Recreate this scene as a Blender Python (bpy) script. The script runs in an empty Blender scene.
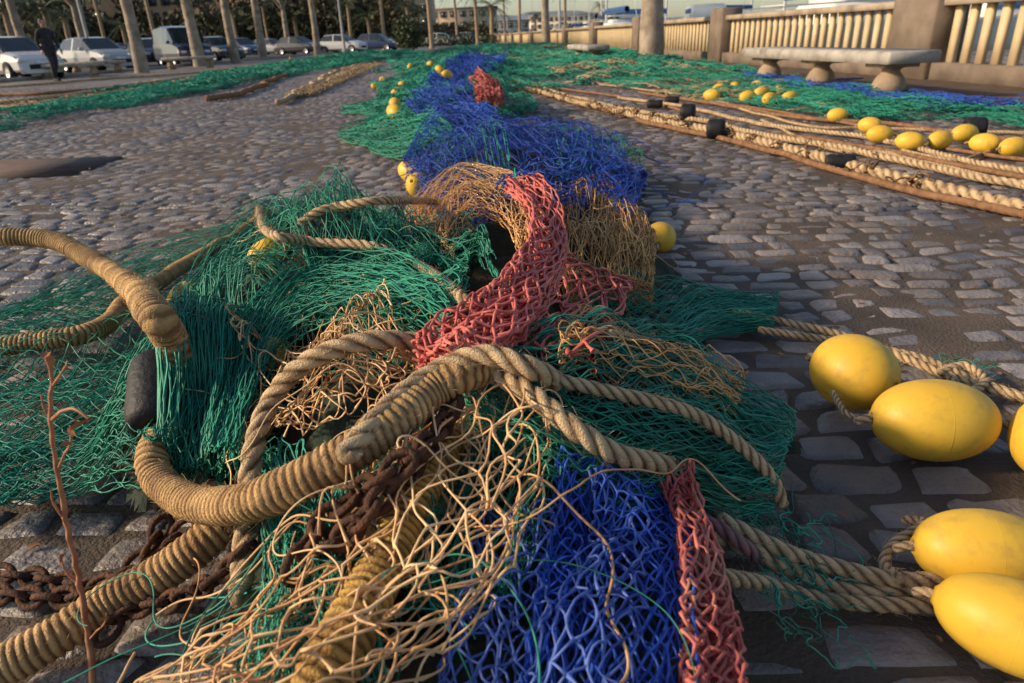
import bpy, math, random, numpy as np
from mathutils import Vector, Matrix
random.seed(7); RS=np.random.RandomState(7)
scene=bpy.context.scene; col=scene.collection
# ---------------- camera basis ----------------
FP=683.0; PITCH=math.radians(24.1); ROLL=math.radians(2.4)
C=np.array([0,0,0.8])
fw=np.array([0,math.cos(PITCH),-math.sin(PITCH)])
r0=np.array([1.0,0,0]); u0=np.array([0,math.sin(PITCH),math.cos(PITCH)])
rt=math.cos(ROLL)*r0-math.sin(ROLL)*u0
up=math.sin(ROLL)*r0+math.cos(ROLL)*u0
cam=bpy.data.cameras.new("camera"); camo=bpy.data.objects.new("camera",cam); col.objects.link(camo)
M=Matrix(((rt[0],up[0],-fw[0],C[0]),(rt[1],up[1],-fw[1],C[1]),(rt[2],up[2],-fw[2],C[2]),(0,0,0,1)))
camo.matrix_world=M; cam.lens=24; cam.sensor_width=36; cam.clip_start=0.02; cam.clip_end=3000
cam.dof.use_dof=True; cam.dof.focus_distance=1.35; cam.dof.aperture_fstop=6.0
scene.camera=camo
scene.view_settings.view_transform='Standard'; scene.view_settings.look='None'; scene.view_settings.exposure=0
# ---------------- survey helpers: photo bearing -> world ----------------
def ray(px,py): return fw+(px-512)/FP*rt-(py-341.5)/FP*up
def G(px,py,z=0.015):
    d=ray(px,py); t=(z-C[2])/d[2]; return C+t*d
def at(px,D,z=0.0):
    k=(px-512)/FP; h=z-C[2]
    X=(k*(D*fw[1]+h*fw[2])-D*rt[1]-h*rt[2])/rt[0]
    return np.array([X,D,z])
def V(px,py,D):
    d=ray(px,py); t=D/d[1]; return C+t*d
# ---------------- noise ----------------
NT=RS.rand(256,256)*2-1
def vn(x,y,seed=0):
    x=np.asarray(x,float)+seed*13.37; y=np.asarray(y,float)+seed*7.91
    xi=np.floor(x).astype(int); yi=np.floor(y).astype(int); fx=x-xi; fy=y-yi
    fx=fx*fx*(3-2*fx); fy=fy*fy*(3-2*fy)
    a=NT[xi%256,yi%256]; b=NT[(xi+1)%256,yi%256]; c=NT[xi%256,(yi+1)%256]; d=NT[(xi+1)%256,(yi+1)%256]
    return (a*(1-fx)+b*fx)*(1-fy)+(c*(1-fx)+d*fx)*fy
# ---------------- pile height ----------------
ell=[(-0.08,1.10,.40,.45,0,.28),(-0.42,1.80,.48,.36,0,.28),(0.16,2.08,.33,.30,0,.31),(-0.04,0.62,.32,.34,0,.19),
     (-1.35,1.45,.55,.5,0,.08),(0.31,1.18,.27,.33,0,.15),(0.40,1.88,.24,.09,-.1,.05),(0.15,3.75,.55,.38,0,.25)]
g_=G(215,390,.17); ell.append((g_[0],g_[1],.17,.26,0,.23))
g_=G(330,250,.28); ell.append((g_[0],g_[1],.30,.16,0,.33))
g_=G(495,270,.27); ell.append((g_[0],g_[1],.16,.22,0,.28))
def band(pts):
    ys=np.array([p[1] for p in pts],float); xs=np.array([at(p[0],p[1])[0] for p in pts]); w=np.array([p[2] for p in pts]); h=np.array([p[3] for p in pts])
    return ys,xs,w,h
BS=band([(512,2.9,.28,.08),(490,4.6,.4,.12),(455,6,.62,.22),(440,9,.75,.2),(462,14,1.2,.22),(480,22,1.6,.3),(480,45,3,.3)])
BR=band([(1130,3.9,.5,.04),(1000,5,.7,.06),(860,7,.9,.07),(720,10,1.2,.09),(620,15,1.6,.12),(570,25,2.2,.2),(520,45,3,.25)])
BL=band([(-120,7.5,.6,.05),(0,9.5,.9,.07),(150,14,1.0,.08),(290,25,1.6,.12),(380,45,3,.2)])
def Hb(B,x,y):
    ys,xs,w,h=B
    X=np.interp(y,ys,xs); W=np.interp(y,ys,w); hh=np.interp(y,ys,h)
    e=np.clip((y-ys[0])/0.5+1,0,1)*np.clip((ys[-1]-y)/5+1,0,1)
    return e*hh*np.exp(-np.abs((x-X)/W)**3)*(0.72+.6*vn(y*1.5,x*1.6,3))
def H(x,y):
    x=np.asarray(x,float); y=np.asarray(y,float); s=0
    for cx,cy,a,b,r,h in ell:
        dx=x-cx; dy=y-cy; q=(dx/a)**2+(dy/b)**2
        s=s+(h*np.exp(-q**1.4*.8))**4
    for B in (BS,BR,BL): s=s+np.clip(Hb(B,x,y),0,1)**4
    s=s**.25
    return 0.016+s*(1+.18*vn(x*5,y*5,1)+.13*vn(x*13,y*13,2))
TT=np.concatenate([np.linspace(.3,4,1800),np.linspace(4,70,5000)])
def P(px,py,off=0.0):
    d=ray(px,py); pts=C+TT[:,None]*d
    m=pts[:,2]<H(pts[:,0],pts[:,1])+off
    i=int(np.argmax(m)) if m.any() else len(TT)-1
    return pts[i]
# ---------------- mesh helpers ----------------
def rawmesh(name,Vs,Q,mats,rnd=None,smooth=True,mi=None,nv=4,link=True):
    me=bpy.data.meshes.new(name); n=len(Vs); q=len(Q)
    me.vertices.add(n); me.vertices.foreach_set('co',np.asarray(Vs,np.float32).ravel())
    me.loops.add(q*nv); me.loops.foreach_set('vertex_index',np.asarray(Q,np.int32).ravel())
    me.polygons.add(q); me.polygons.foreach_set('loop_start',np.arange(q,dtype=np.int32)*nv)
    if smooth: me.polygons.foreach_set('use_smooth',np.ones(q,bool))
    if not isinstance(mats,(list,tuple)): mats=[mats]
    for m in mats: me.materials.append(m)
    if mi is not None: me.polygons.foreach_set('material_index',np.asarray(mi,np.int32))
    if rnd is not None:
        a=me.attributes.new('rnd','FLOAT','POINT'); a.data.foreach_set('value',np.asarray(rnd,np.float32))
    me.update(calc_edges=True); me.validate()
    ob=bpy.data.objects.new(name,me)
    if link: col.objects.link(ob)
    return ob
class Acc:
    def __init__(s): s.V=[];s.Q=[];s.R=[];s.M=[];s.n=0
    def add(s,Vs,Q,R=None,mi=0):
        Vs=np.asarray(Vs,float).reshape(-1,3);Q=np.asarray(Q,int).reshape(-1,4)
        s.V.append(Vs);s.Q.append(Q+s.n);s.n+=len(Vs)
        s.R.append(np.full(len(Vs),.5) if R is None else np.asarray(R,float).ravel()); s.M.append(np.full(len(Q),mi))
    def build(s,name,mats,smooth=True,link=True):
        return rawmesh(name,np.concatenate(s.V),np.concatenate(s.Q),mats,np.concatenate(s.R),smooth,np.concatenate(s.M),link=link)
def tubes(acc,PL,rad,sides=3,rnd=None,mi=0,mask=None):
    PL=np.asarray(PL,float); N,Mm,_=PL.shape
    T=np.gradient(PL,axis=1); T/=np.linalg.norm(T,axis=2,keepdims=True)+1e-9
    ref=np.array([.13,.21,.97]); A=np.cross(T,ref); A/=np.linalg.norm(A,axis=2,keepdims=True)+1e-9
    B=np.cross(T,A)
    rad=np.broadcast_to(rad,(N,Mm)) if np.ndim(rad)<2 else rad
    th=np.arange(sides)*2*np.pi/sides
    Vs=PL[:,:,None,:]+rad[:,:,None,None]*(np.cos(th)[None,None,:,None]*A[:,:,None,:]+np.sin(th)[None,None,:,None]*B[:,:,None,:])
    idx=np.arange(N*Mm*sides).reshape(N,Mm,sides); a=idx[:,:-1,:]; b=idx[:,1:,:]
    Q=np.stack([a,np.roll(a,-1,2),np.roll(b,-1,2),b],-1)
    if mask is not None: Q=Q[mask[:,:-1]&mask[:,1:]]
    Q=Q.reshape(-1,4)
    if rnd is None: rnd=RS.rand(N)
    rr=np.asarray(rnd,float)
    if rr.ndim==1: rr=np.broadcast_to(rr[:,None],(N,Mm))
    acc.add(Vs,Q,np.broadcast_to(rr[:,:,None],(N,Mm,sides)),mi)
def crw(t,R):
    t=np.clip(t,0,1)*(R-1); i=np.clip(np.floor(t).astype(int),0,R-2); f=t-i
    W=np.zeros((len(t),R)); a=np.arange(len(t))
    w=[-.5*f+f**2-.5*f**3,1-2.5*f**2+1.5*f**3,.5*f+2*f**2-1.5*f**3,-.5*f**2+.5*f**3]
    for k in range(4): np.add.at(W,(a,np.clip(i+k-1,0,R-1)),w[k])
    return W
def tow(ctrl,off=0.0):
    return np.array([[P(p[0],p[1],off)[:2] for p in row] for row in ctrl])
def tow3(ctrl,off=0.0):
    """free-lying ribbon: keeps its own smooth height above the heap"""
    a=np.array([[P(p[0],p[1],off) for p in row] for row in ctrl])
    z=a[...,2].copy()
    for _ in range(2):
        zp=np.pad(z,((1,1),(0,0)),mode='edge'); z=(zp[:-2]+2*zp[1:-1]+zp[2:])/4
    # re-seat on the same bearings at the smoothed height
    for i,row in enumerate(ctrl):
        for j,p in enumerate(row): a[i,j]=G(p[0],p[1],z[i,j])
    return a
def net(acc,cw,n,m,r,off=0.01,fold=.02,ff=(9,3),gat=.06,jit=.002,seed=0,knot=.5,sub=3,mi=0,sides=3,bow=None,drop=0.0,hole=None):
    """diamond mesh: neighbouring strands share their knot positions"""
    cw=np.asarray(cw,float); R_,C_=cw.shape[:2]; bow=jit*1.2 if bow is None else bow
    rj=np.random.RandomState(seed+100)
    Mm=m*sub+1; q=np.arange(Mm); j0=np.minimum(q//sub,m-1); f=(q-j0*sub)/sub
    k=np.arange(n)[:,None]
    n0=k+((j0[None,:]+k)%2); n1=k+((j0[None,:]+1+k)%2)
    U=n0*(1-f)+n1*f; u=U/n; v=np.broadcast_to(((j0+f)/m)[None,:],u.shape)
    J=rj.randn(n+2,m+2,3)*jit; J[...,2]*=.8
    off3=J[n0,j0[None,:]]*(1-f)[None,:,None]+J[n1,j0[None,:]+1]*f[None,:,None]
    Bw=rj.randn(n,m+1,3)*bow; off3=off3+Bw[k,j0[None,:]]*np.sin(np.pi*f)[None,:,None]
    u2=u+gat*vn(u*ff[0]*1.3,v*ff[1]*1.5,seed+5)+gat*.4*vn(u*ff[0]*3,v*ff[1]*2.2,seed+6)
    v2=v+.02*vn(u*6,v*8,seed+7)
    Wu=crw(u2.ravel(),C_);Wv=crw(v2.ravel(),R_)
    XA=np.einsum('pr,pc,rck->pk',Wv,Wu,cw).reshape(n,Mm,cw.shape[2]); XY=XA[...,:2]+off3[...,:2]
    hz=XA[...,2] if cw.shape[2]==3 else H(XY[...,0],XY[...,1])
    z=hz+off+fold*(vn(u*ff[0],v*ff[1],seed+8)*.7+.45*vn(u*ff[0]*2.7,v*ff[1]*1.6,seed+9))+off3[...,2]
    z=np.maximum(z,.017+rj.rand(n,1)*.004)
    PL=np.concatenate([XY,z[...,None]],-1)
    node=(q%sub)==0
    rad=r*(1+knot*node[None,:]+.2*rj.rand(n,1))
    keep=rj.rand(n)>=drop
    mask=None
    if hole is not None: mask=(vn(XY[...,0]*hole[0],XY[...,1]*hole[0]*.8,seed%7)+.5*vn(XY[...,0]*hole[0]*3,XY[...,1]*hole[0]*3,3)>hole[1])[keep]
    tubes(acc,PL[keep],rad[keep],sides,(rj.rand(n)*.4+.1)[keep][:,None]+.5*(.5+.5*vn(u*4,v*3,seed)[keep]),mi,mask)
def tangle(acc,pts,n,L,r,curl=14,off=.02,amp=.03,seed=0,dirv=None,mi=0,M_=70,sides=4):
    rj=np.random.RandomState(seed); base=np.array([P(*p) for p in pts])
    PL=np.zeros((n,M_,3)); s=np.linspace(0,1,M_)
    for i in range(n):
        b=base[rj.randint(len(base))]+rj.randn(3)*np.array([.03,.03,0])
        a=(rj.rand()*6.28 if dirv is None else math.atan2(dirv[1],dirv[0])+rj.randn()*.35)
        l=L*(.6+.8*rj.rand())
        an=a+2.6*vn(s*curl*l,np.full(M_,i*3.1),seed)+1.3*vn(s*curl*l*2.3,np.full(M_,i*5.1),seed)
        ds=l/M_
        x=b[0]+np.cumsum(np.cos(an))*ds; y=b[1]+np.cumsum(np.sin(an))*ds
        z=H(x,y)+off+amp*(vn(s*curl*l*.7+i,np.full(M_,i*1.7),seed+1)+.3*vn(s*curl*l*2+i,np.full(M_,i*2.7),seed+1))
        PL[i]=np.stack([x,y,np.maximum(z,.02)],-1)
    tubes(acc,PL,r*(.8+.4*rj.rand(n,1))*np.ones((1,M_)),sides,None,mi)
# ---------------- materials ----------------
def mat(name,c1,c2=None,rough=.8,scale=30,bump=0.0,bscale=200,rndmix=False,dirt=None,dscale=8,metal=0,coord='Object',spec=.5,trans=0,dlo=.5,dhi=.7):
    m=bpy.data.materials.new(name); m.use_nodes=True; nt=m.node_tree; N=nt.nodes; L=nt.links
    b=N['Principled BSDF']; b.inputs['Roughness'].default_value=rough; b.inputs['Metallic'].default_value=metal
    b.inputs['Specular IOR Level'].default_value=spec
    if c2 is None: c2=c1
    tc=N.new('ShaderNodeTexCoord'); mp=tc.outputs[coord]
    no=N.new('ShaderNodeTexNoise'); no.inputs['Scale'].default_value=scale; no.inputs['Detail'].default_value=5; L.new(mp,no.inputs['Vector'])
    fac=no.outputs['Fac']
    if rndmix:
        at_=N.new('ShaderNodeAttribute'); at_.attribute_name='rnd'
        ad=N.new('ShaderNodeMath'); ad.operation='ADD'; L.new(fac,ad.inputs[0]); L.new(at_.outputs['Fac'],ad.inputs[1])
        mu=N.new('ShaderNodeMath'); mu.operation='MULTIPLY'; mu.inputs[1].default_value=.5; L.new(ad.outputs[0],mu.inputs[0]); fac=mu.outputs[0]
    mr=N.new('ShaderNodeMapRange'); mr.inputs[1].default_value=.3; mr.inputs[2].default_value=.7; L.new(fac,mr.inputs[0])
    mx=N.new('ShaderNodeMix'); mx.data_type='RGBA'; L.new(mr.outputs[0],mx.inputs['Factor'])
    mx.inputs['A'].default_value=(*c1,1); mx.inputs['B'].default_value=(*c2,1); out=mx.outputs['Result']
    if dirt is not None:
        n2=N.new('ShaderNodeTexNoise'); n2.inputs['Scale'].default_value=dscale; n2.inputs['Detail'].default_value=8; n2.inputs['Roughness'].default_value=.65; L.new(mp,n2.inputs['Vector'])
        m2=N.new('ShaderNodeMapRange'); m2.inputs[1].default_value=dlo; m2.inputs[2].default_value=dhi; L.new(n2.outputs['Fac'],m2.inputs[0])
        mx2=N.new('ShaderNodeMix'); mx2.data_type='RGBA'; L.new(m2.outputs[0],mx2.inputs['Factor']); L.new(out,mx2.inputs['A']); mx2.inputs['B'].default_value=(*dirt,1); out=mx2.outputs['Result']
    L.new(out,b.inputs['Base Color'])
    if bump:
        n3=N.new('ShaderNodeTexNoise'); n3.inputs['Scale'].default_value=bscale; n3.inputs['Detail'].default_value=6; L.new(mp,n3.inputs['Vector'])
        bp=N.new('ShaderNodeBump'); bp.inputs['Strength'].default_value=bump; bp.inputs['Distance'].default_value=.01; L.new(n3.outputs['Fac'],bp.inputs['Height']); L.new(bp.outputs[0],b.inputs['Normal'])
    return m
M_green=mat('green_twine',(0.004,.10,.068),(0.025,.34,.22),.6,18,rndmix=True,dirt=(.08,.24,.12),dscale=5,dlo=.55,dhi=.8)
M_blue=mat('blue_twine',(0.006,.025,.20),(0.03,.12,.60),.6,18,rndmix=True)
M_lblue=mat('pale_blue_twine',(0.03,.07,.30),(0.14,.22,.60),.6,18,rndmix=True)
M_red=mat('red_twine',(.36,.045,.04),(.68,.19,.15),.7,30,rndmix=True,dirt=(.50,.28,.17),dscale=9,dlo=.52,dhi=.75)
M_tan=mat('tan_twine',(.42,.19,.055),(.82,.50,.21),.75,25,rndmix=True)
M_orange=mat('orange_twine',(.54,.25,.09),(.88,.60,.31),.75,14,rndmix=True)
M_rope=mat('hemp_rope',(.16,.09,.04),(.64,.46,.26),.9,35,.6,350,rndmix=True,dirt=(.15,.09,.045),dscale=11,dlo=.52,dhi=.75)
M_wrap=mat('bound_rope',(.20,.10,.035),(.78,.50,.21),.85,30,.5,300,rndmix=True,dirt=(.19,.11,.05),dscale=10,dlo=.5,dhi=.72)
M_brope=mat('brown_rope',(.14,.065,.03),(.32,.17,.08),.9,25,.5,300)
M_core=mat('heap_gap_shade',(.008,.035,.024),(.05,.03,.015),.95,7,.8,60)  # shade in the gaps between nets, put into a dark filler colour
M_yel=mat('yellow_float_plastic',(.64,.38,.035),(.80,.51,.06),.48,3,.2,14,dirt=(.38,.23,.06),dscale=22,dlo=.50,dhi=.85,spec=.35)
M_black=mat('black_rubber',(.006,.007,.009),(.018,.018,.022),.6,12,.3,80,spec=.3)
M_rust=mat('rusty_iron',(.035,.018,.012),(.14,.055,.025),.85,60,.6,200,metal=.2)
M_dry=mat('dry_leaf',(.16,.07,.03),(.34,.18,.07),.8,8)
M_twig=mat('red_twig',(.28,.10,.05),(.45,.22,.11),.7,40)
M_stone=mat('cobblestone',(.085,.078,.084),(.31,.27,.25),.43,9,.9,70,rndmix=True,dirt=(.24,.165,.105),dscale=1.1,dlo=.48,dhi=.72)
M_sand=mat('joint_sand',(.05,.038,.032),(.14,.10,.07),.95,3,.8,120)
# ---------------- nets ----------------
def mknet(name,matl,fn):
    a=Acc(); fn(a); return a.build(name,matl)
def fA(a):
    arc=tow([[(480,238),(470,280),(462,335)],[(370,207),(380,250),(400,310)],[(262,208),(290,255),(325,318)],[(195,285),(230,300),(290,345)],[(165,380),(200,385),(250,400)],[(150,470),(190,480),(240,480)]],.02)
    for s in range(6): net(a,arc,42,26,.0011,.010+.012*s,.040,(6,1.3),.11,.0013,seed=s)
    arc3=tow3([[(455,300),(450,340)],[(400,262),(400,312)],[(320,262),(335,318)],[(255,310),(285,345)],[(225,380),(258,395)],[(205,450),(240,460)]],.07)
    for s in range(3): net(a,arc3,26,26,.0011,.0+.010*s,.030,(4,1.3),.12,.0012,seed=17+s)
    top=tow([[(235,215),(300,245),(380,290)],[(265,192),(340,220),(430,270)],[(330,190),(410,215),(480,260)],[(420,230),(450,245),(500,285)]],.02)
    for s in range(4): net(a,top,38,20,.0011,.01+.012*s,.04,(6,1.5),.1,.0015,seed=10+s)
    lft=tow([[(200,300),(190,380),(165,470)],[(250,260),(250,350),(220,450)],[(330,270),(330,340),(300,420)],[(420,300),(420,340),(380,380)]])
    net(a,lft,40,24,.0011,.01,.03,(7,2),.08,.002,seed=15)
mknet('green_fishing_net',M_green,fA)
def fB(a):
    g=tow([[(-60,330),(-60,420),(-60,540)],[(0,325),(0,410),(0,520)],[(80,290),(90,390),(80,500)],[(170,255),(160,360),(150,480)],[(240,235),(220,300),(200,420)]])
    for s in range(5): net(a,g,54,26,.0012,.004+.013*s,.040,(7,1.5),.09,.0018,seed=20+s)
    g2=tow([[(-30,470),(-30,520)],[(60,430),(60,480)],[(150,350),(165,420)],[(200,300),(240,330)]])
    net(a,g2,36,20,.0012,.03,.03,(5,2),.07,.002,seed=27)
mknet('green_fishing_net',M_green,fB)
def fC(a):
    g=tow([[(450,345),(455,380),(470,430)],[(540,350),(540,400),(545,470)],[(640,362),(630,420),(620,500)],[(730,395),(710,440),(690,495)],[(795,430),(785,460),(775,505)]],.02)
    for s in range(5): net(a,g,46,20,.0011,.006+.012*s,.036,(7,1.4),.1,.0014,seed=30+s)
    t=tow([[(590,280),(585,350)],[(650,295),(640,350)],[(710,300),(700,345)],[(778,306),(773,336)]])
    for s in range(5): net(a,t,32,18,.0011,.006+.012*s,.03,(6,1.5),.1,.0016,seed=40+s)
    f=tow([[(255,470),(320,480),(400,470)],[(270,540),(320,560),(380,540)],[(270,620),(320,640),(380,620)],[(230,720),(320,730),(390,720)]])
    for s in range(4): net(a,f,38,18,.0010,.006+.014*s,.034,(8,1.6),.1,.0016,seed=50+s)
    f2=tow([[(420,440),(500,440),(580,450)],[(420,520),(480,530),(560,520)],[(400,620),(470,620),(520,600)]])
    for s in range(3): net(a,f2,34,15,.0010,.004+.012*s,.03,(8,1.6),.1,.0016,seed=56+s)
    tangle(a,[(300,560),(350,600),(250,620),(400,620)],22,.4,.0011,4,.05,.04,seed=5,dirv=(-.3,-1))
mknet('green_fishing_net',M_green,fC)
def fT(a):
    l=tow3([[(404,238),(452,262)],[(420,205),(462,236)],[(458,174),(478,218)],[(505,182),(500,222)],[(540,200),(515,240)],[(555,225),(520,262)]],.05)
    for s in range(5): net(a,l,20,22,.0013,.0+.012*s,.035,(4,1.6),.14,.003,seed=60+s,knot=.5)
    rr=tow([[(555,190),(562,230),(572,290)],[(585,182),(600,230),(605,290)],[(625,190),(628,240),(628,295)],[(652,235),(654,265),(650,302)]],.02)
    for s in range(6): net(a,rr,30,20,.0012,.004+.010*s,.035,(6,2.5),.09,.003,seed=66+s,knot=.6)
    tangle(a,[(450,190),(600,220),(590,200),(630,260),(440,215)],36,.3,.0012,9,.035,.03,seed=11)
    b=tow([[(560,335),(560,380)],[(620,338),(610,385)],[(690,360),(680,400)],[(745,385),(735,420)]],.03)
    for s in range(4): net(a,b,18,16,.0012,.03+.012*s,.025,(5,3),.1,.003,seed=74+s,knot=.5)
mknet('tan_fishing_net',M_tan,fT)
def fO(a):
    i=tow([[(230,330),(260,400),(290,450)],[(300,300),(330,360),(370,410)],[(380,300),(400,340),(430,370)]],.03)
    for s in range(3): net(a,i,14,14,.0013,.035+.018*s,.04,(4,2.5),.10,.003,seed=80+10*s,knot=.8,sub=4)
    tangle(a,[(280,330),(320,380),(360,330),(300,420),(250,360),(380,390)],14,.38,.0012,8,.06,.035,seed=21)
    p=tow3([[(370,450),(450,410),(545,410)],[(350,510),(430,480),(545,480)],[(320,570),(400,570),(510,570)],[(250,630),(330,650),(450,650)],[(140,700),(250,720),(370,720)]],.05)
    for s in range(4): net(a,p,12,12,.0013,-.01+.018*s,.05,(3.5,2),.12,.004,seed=83+s,knot=.9,sub=5,sides=5,bow=.0045)
    tangle(a,[(430,450),(470,470),(430,520),(520,440),(360,580),(300,640),(440,600),(500,520)],12,.42,.0013,7,.07,.05,seed=31,sides=5)
    tangle(a,[(330,580),(250,640),(180,670),(380,600)],10,.4,.0015,6,.06,.04,seed=33,dirv=(-.6,-.9),sides=5)
mknet('orange_fishing_net',M_orange,fO)
def fR(a):
    b=tow3([[(506,184),(538,180)],[(526,205),(560,212)],[(530,240),(566,252)],[(508,275),(554,292)],[(474,306),(526,332)],[(434,336),(484,362)],[(414,354),(464,378)]],.10)
    for s in range(6): net(a,b,9,34,.0021,-.02+.009*s,.016,(3,2.5),.08,.002,seed=90+s,knot=.8,sides=5)
    c=tow3([[(548,258),(498,340)],[(592,268),(540,360)],[(634,282),(592,366)]],.075)
    for s in range(3): net(a,c,10,8,.0024,-.012+.012*s,.025,(3,2.5),.09,.003,seed=96+s,knot=.9,sub=4,sides=6)
    f=tow([[(655,470),(690,480)],[(672,520),(706,530)],[(680,590),(722,590)],[(680,650),(738,650)],[(684,720),(745,720)]],.03)
    for s in range(5): net(a,f,7,26,.0018,.01+.011*s,.02,(3,2),.12,.002,seed=100+s,knot=.8,sides=5)
mknet('red_fishing_net',M_red,fR)
def fBl(a):
    f=tow([[(555,475),(610,475),(672,478)],[(550,530),(610,535),(685,535)],[(535,600),(610,610),(690,600)],[(515,720),(600,730),(695,720)]],.02)
    for s in range(4): net(a,f,16,20,.0013,.004+.013*s,.026,(4,1.6),.06,.0018,seed=110+s,knot=.9,sub=3,sides=5,bow=.0016)
mknet('blue_fishing_net',M_blue,fBl)
def fBl2(a):
    g=tow([[(480,510),(520,520),(560,510)],[(470,590),(510,600),(550,590)],[(430,720),(490,730),(540,720)]],.02)
    for s in range(3): net(a,g,9,16,.0013,.01+.015*s,.03,(4,2),.1,.003,seed=115+s,knot=.9,sub=4,sides=5,bow=.003)
    f=tow([[(590,478),(640,480)],[(590,540),(650,545)],[(560,610),(640,620)],[(540,720),(620,730)]],.04)
    net(a,f,8,16,.0014,.055,.02,(3,2),.1,.003,seed=119,knot=.9,sub=4,sides=5,bow=.003)
mknet('pale_blue_fishing_net',M_lblue,fBl2)
def strip(B,y0,y1,l0,l1,k=9):
    ys,xs,w,h=B; rows=[]
    for y in np.linspace(y0,y1,k):
        X=np.interp(y,ys,xs); W=np.interp(y,ys,w)*(1+.18*math.sin(y*2.3)+.1*math.sin(y*5.1))
        rows.append([(X+W*l,y) for l in np.linspace(l0,l1,4)])
    return np.array(rows)
def fM(a):
    g=tow([[(405,180),(420,205),(520,215)],[(420,140),(480,190),(590,205)],[(500,135),(560,170),(640,205)],[(590,138),(620,165),(645,195)]])
    for s in range(6): net(a,g,36,24,.0017,.005+.022*s,.065,(6,2.5),.12,.004,seed=120+s)
    for s in range(4): net(a,strip(BS,4.5,9,-.5,.5,18),36,64,.0022,.01+.026*s,.08,(5,12),.14,.006,seed=130+s,sub=2,hole=(.9,-.3))
    for s in range(4): net(a,strip(BS,9,22,-.3,.5,18),36,100,.004,.01+.03*s,.09,(5,18),.12,.012,seed=136+s,sub=2,hole=(.6,-.1))
    tangle(a,[(500,160),(440,160),(600,180),(560,150),(600,150)],40,.8,.0018,4,.08,.07,seed=41)
mknet('blue_fishing_net',M_blue,fM)
def fMG(a):
    for s in range(4): net(a,strip(BS,4.9,9.5,-1.3,-.35,18),36,60,.0022,.003+.018*s,.05,(6,12),.12,.006,seed=140+s,sub=2)
    for s in range(3): net(a,strip(BS,5.2,9.5,-.6,.9,18),40,60,.0022,.03+.025*s,.08,(6,12),.12,.006,seed=143+s,sub=2,hole=(1.2,.12))
    for s in range(4): net(a,strip(BS,8,24,-1.2,-.2),40,110,.0038,.01+.02*s,.08,(6,18),.1,.012,seed=146+s,sub=2,hole=(.7,-.2))
    for s in range(3): net(a,strip(BS,7.5,24,.2,1.5,18),44,110,.0038,.01+.02*s,.08,(6,18),.1,.012,seed=151+s,sub=2,hole=(.7,-.1))
    for s in range(2): net(a,strip(BS,20,50,-1.5,1.5),50,120,.009,.02+.04*s,.1,(6,18),.1,.03,seed=155+s,sub=2,hole=(.3,-.1))
    g=tow([[(540,140),(560,205)],[(590,135),(620,190)],[(625,150),(645,190)]])
    net(a,g,16,18,.0018,.09,.05,(6,3),.1,.005,seed=159)
    g=tow([[(430,150),(440,195)],[(470,150),(480,200)],[(510,160),(520,205)]])
    net(a,g,14,14,.0018,.10,.05,(6,3),.1,.005,seed=158)
mknet('green_fishing_net',M_green,fMG)
def fRG(a):
    for s in range(4): net(a,strip(BR,6,13,-.8,1.1),56,100,.0026,.003+.018*s,.055,(9,12),.09,.007,seed=160+s,sub=2,hole=(.9,-.16))
    for s in range(4): net(a,strip(BR,12,45,-1.1,1.1),60,150,.006,.01+.03*s,.09,(8,18),.1,.02,seed=166+s,sub=2,hole=(.5,-.08))
    for s in range(2): net(a,strip(BR,4,6.5,.2,1.3),36,40,.0022,.003+.014*s,.04,(7,6),.09,.006,seed=171+s,sub=2,hole=(1.2,-.1))
mknet('green_fishing_net',M_green,fRG)
def fRB(a):
    for s in range(4): net(a,strip(BR,6.2,10.5,.2,1.2),26,60,.0026,.03+.018*s,.05,(6,10),.1,.007,seed=175+s,sub=2,hole=(1.1,.0))
mknet('blue_fishing_net',M_blue,fRB)
def fLG(a):
    for s in range(4): net(a,strip(BL,7.5,16,-.4,.9),46,100,.0032,.003+.018*s,.055,(8,14),.1,.01,seed=180+s,sub=2,hole=(.9,-.25))
    for s in range(4): net(a,strip(BL,14,46,-1,1),50,150,.007,.01+.03*s,.08,(8,18),.1,.02,seed=186+s,sub=2,hole=(.5,-.08))
mknet('green_fishing_net',M_green,fLG)
def fLT(a):
    g=np.array([[G(285,100)[:2],G(312,96)[:2]],[G(320,82)[:2],G(350,80)[:2]],[G(350,68)[:2],G(385,64)[:2]]])
    for s in range(3): net(a,g,14,40,.005,.02+.02*s,.05,(4,5),.1,.012,seed=190+s)
    for s in range(3): net(a,strip(BL,8,20,-1.9,-.5),30,90,.004,.003+.016*s,.04,(8,14),.1,.010,seed=194+s,sub=2,hole=(.8,-.1))
    net(a,strip(BR,5,14,-1.0,1.0),20,80,.0035,.03,.04,(8,14),.1,.012,seed=197,sub=2,hole=(1,.12))
    net(a,strip(BR,12,40,-1.2,1.0),24,120,.006,.06,.06,(8,14),.1,.02,seed=199,sub=2,hole=(.5,.15))
mknet('tan_fishing_net',M_rope,fLT)
def fMR(a):
    g=np.array([[at(478,6.2)[:2],at(500,6.2)[:2]],[at(482,7.6)[:2],at(503,7.6)[:2]],[at(470,9.2)[:2],at(488,9.2)[:2]]])
    for s in range(4): net(a,g,14,40,.0035,.13+.03*s,.05,(4,5),.12,.010,seed=198+s)
mknet('red_fishing_net',M_red,fMR)
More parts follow.
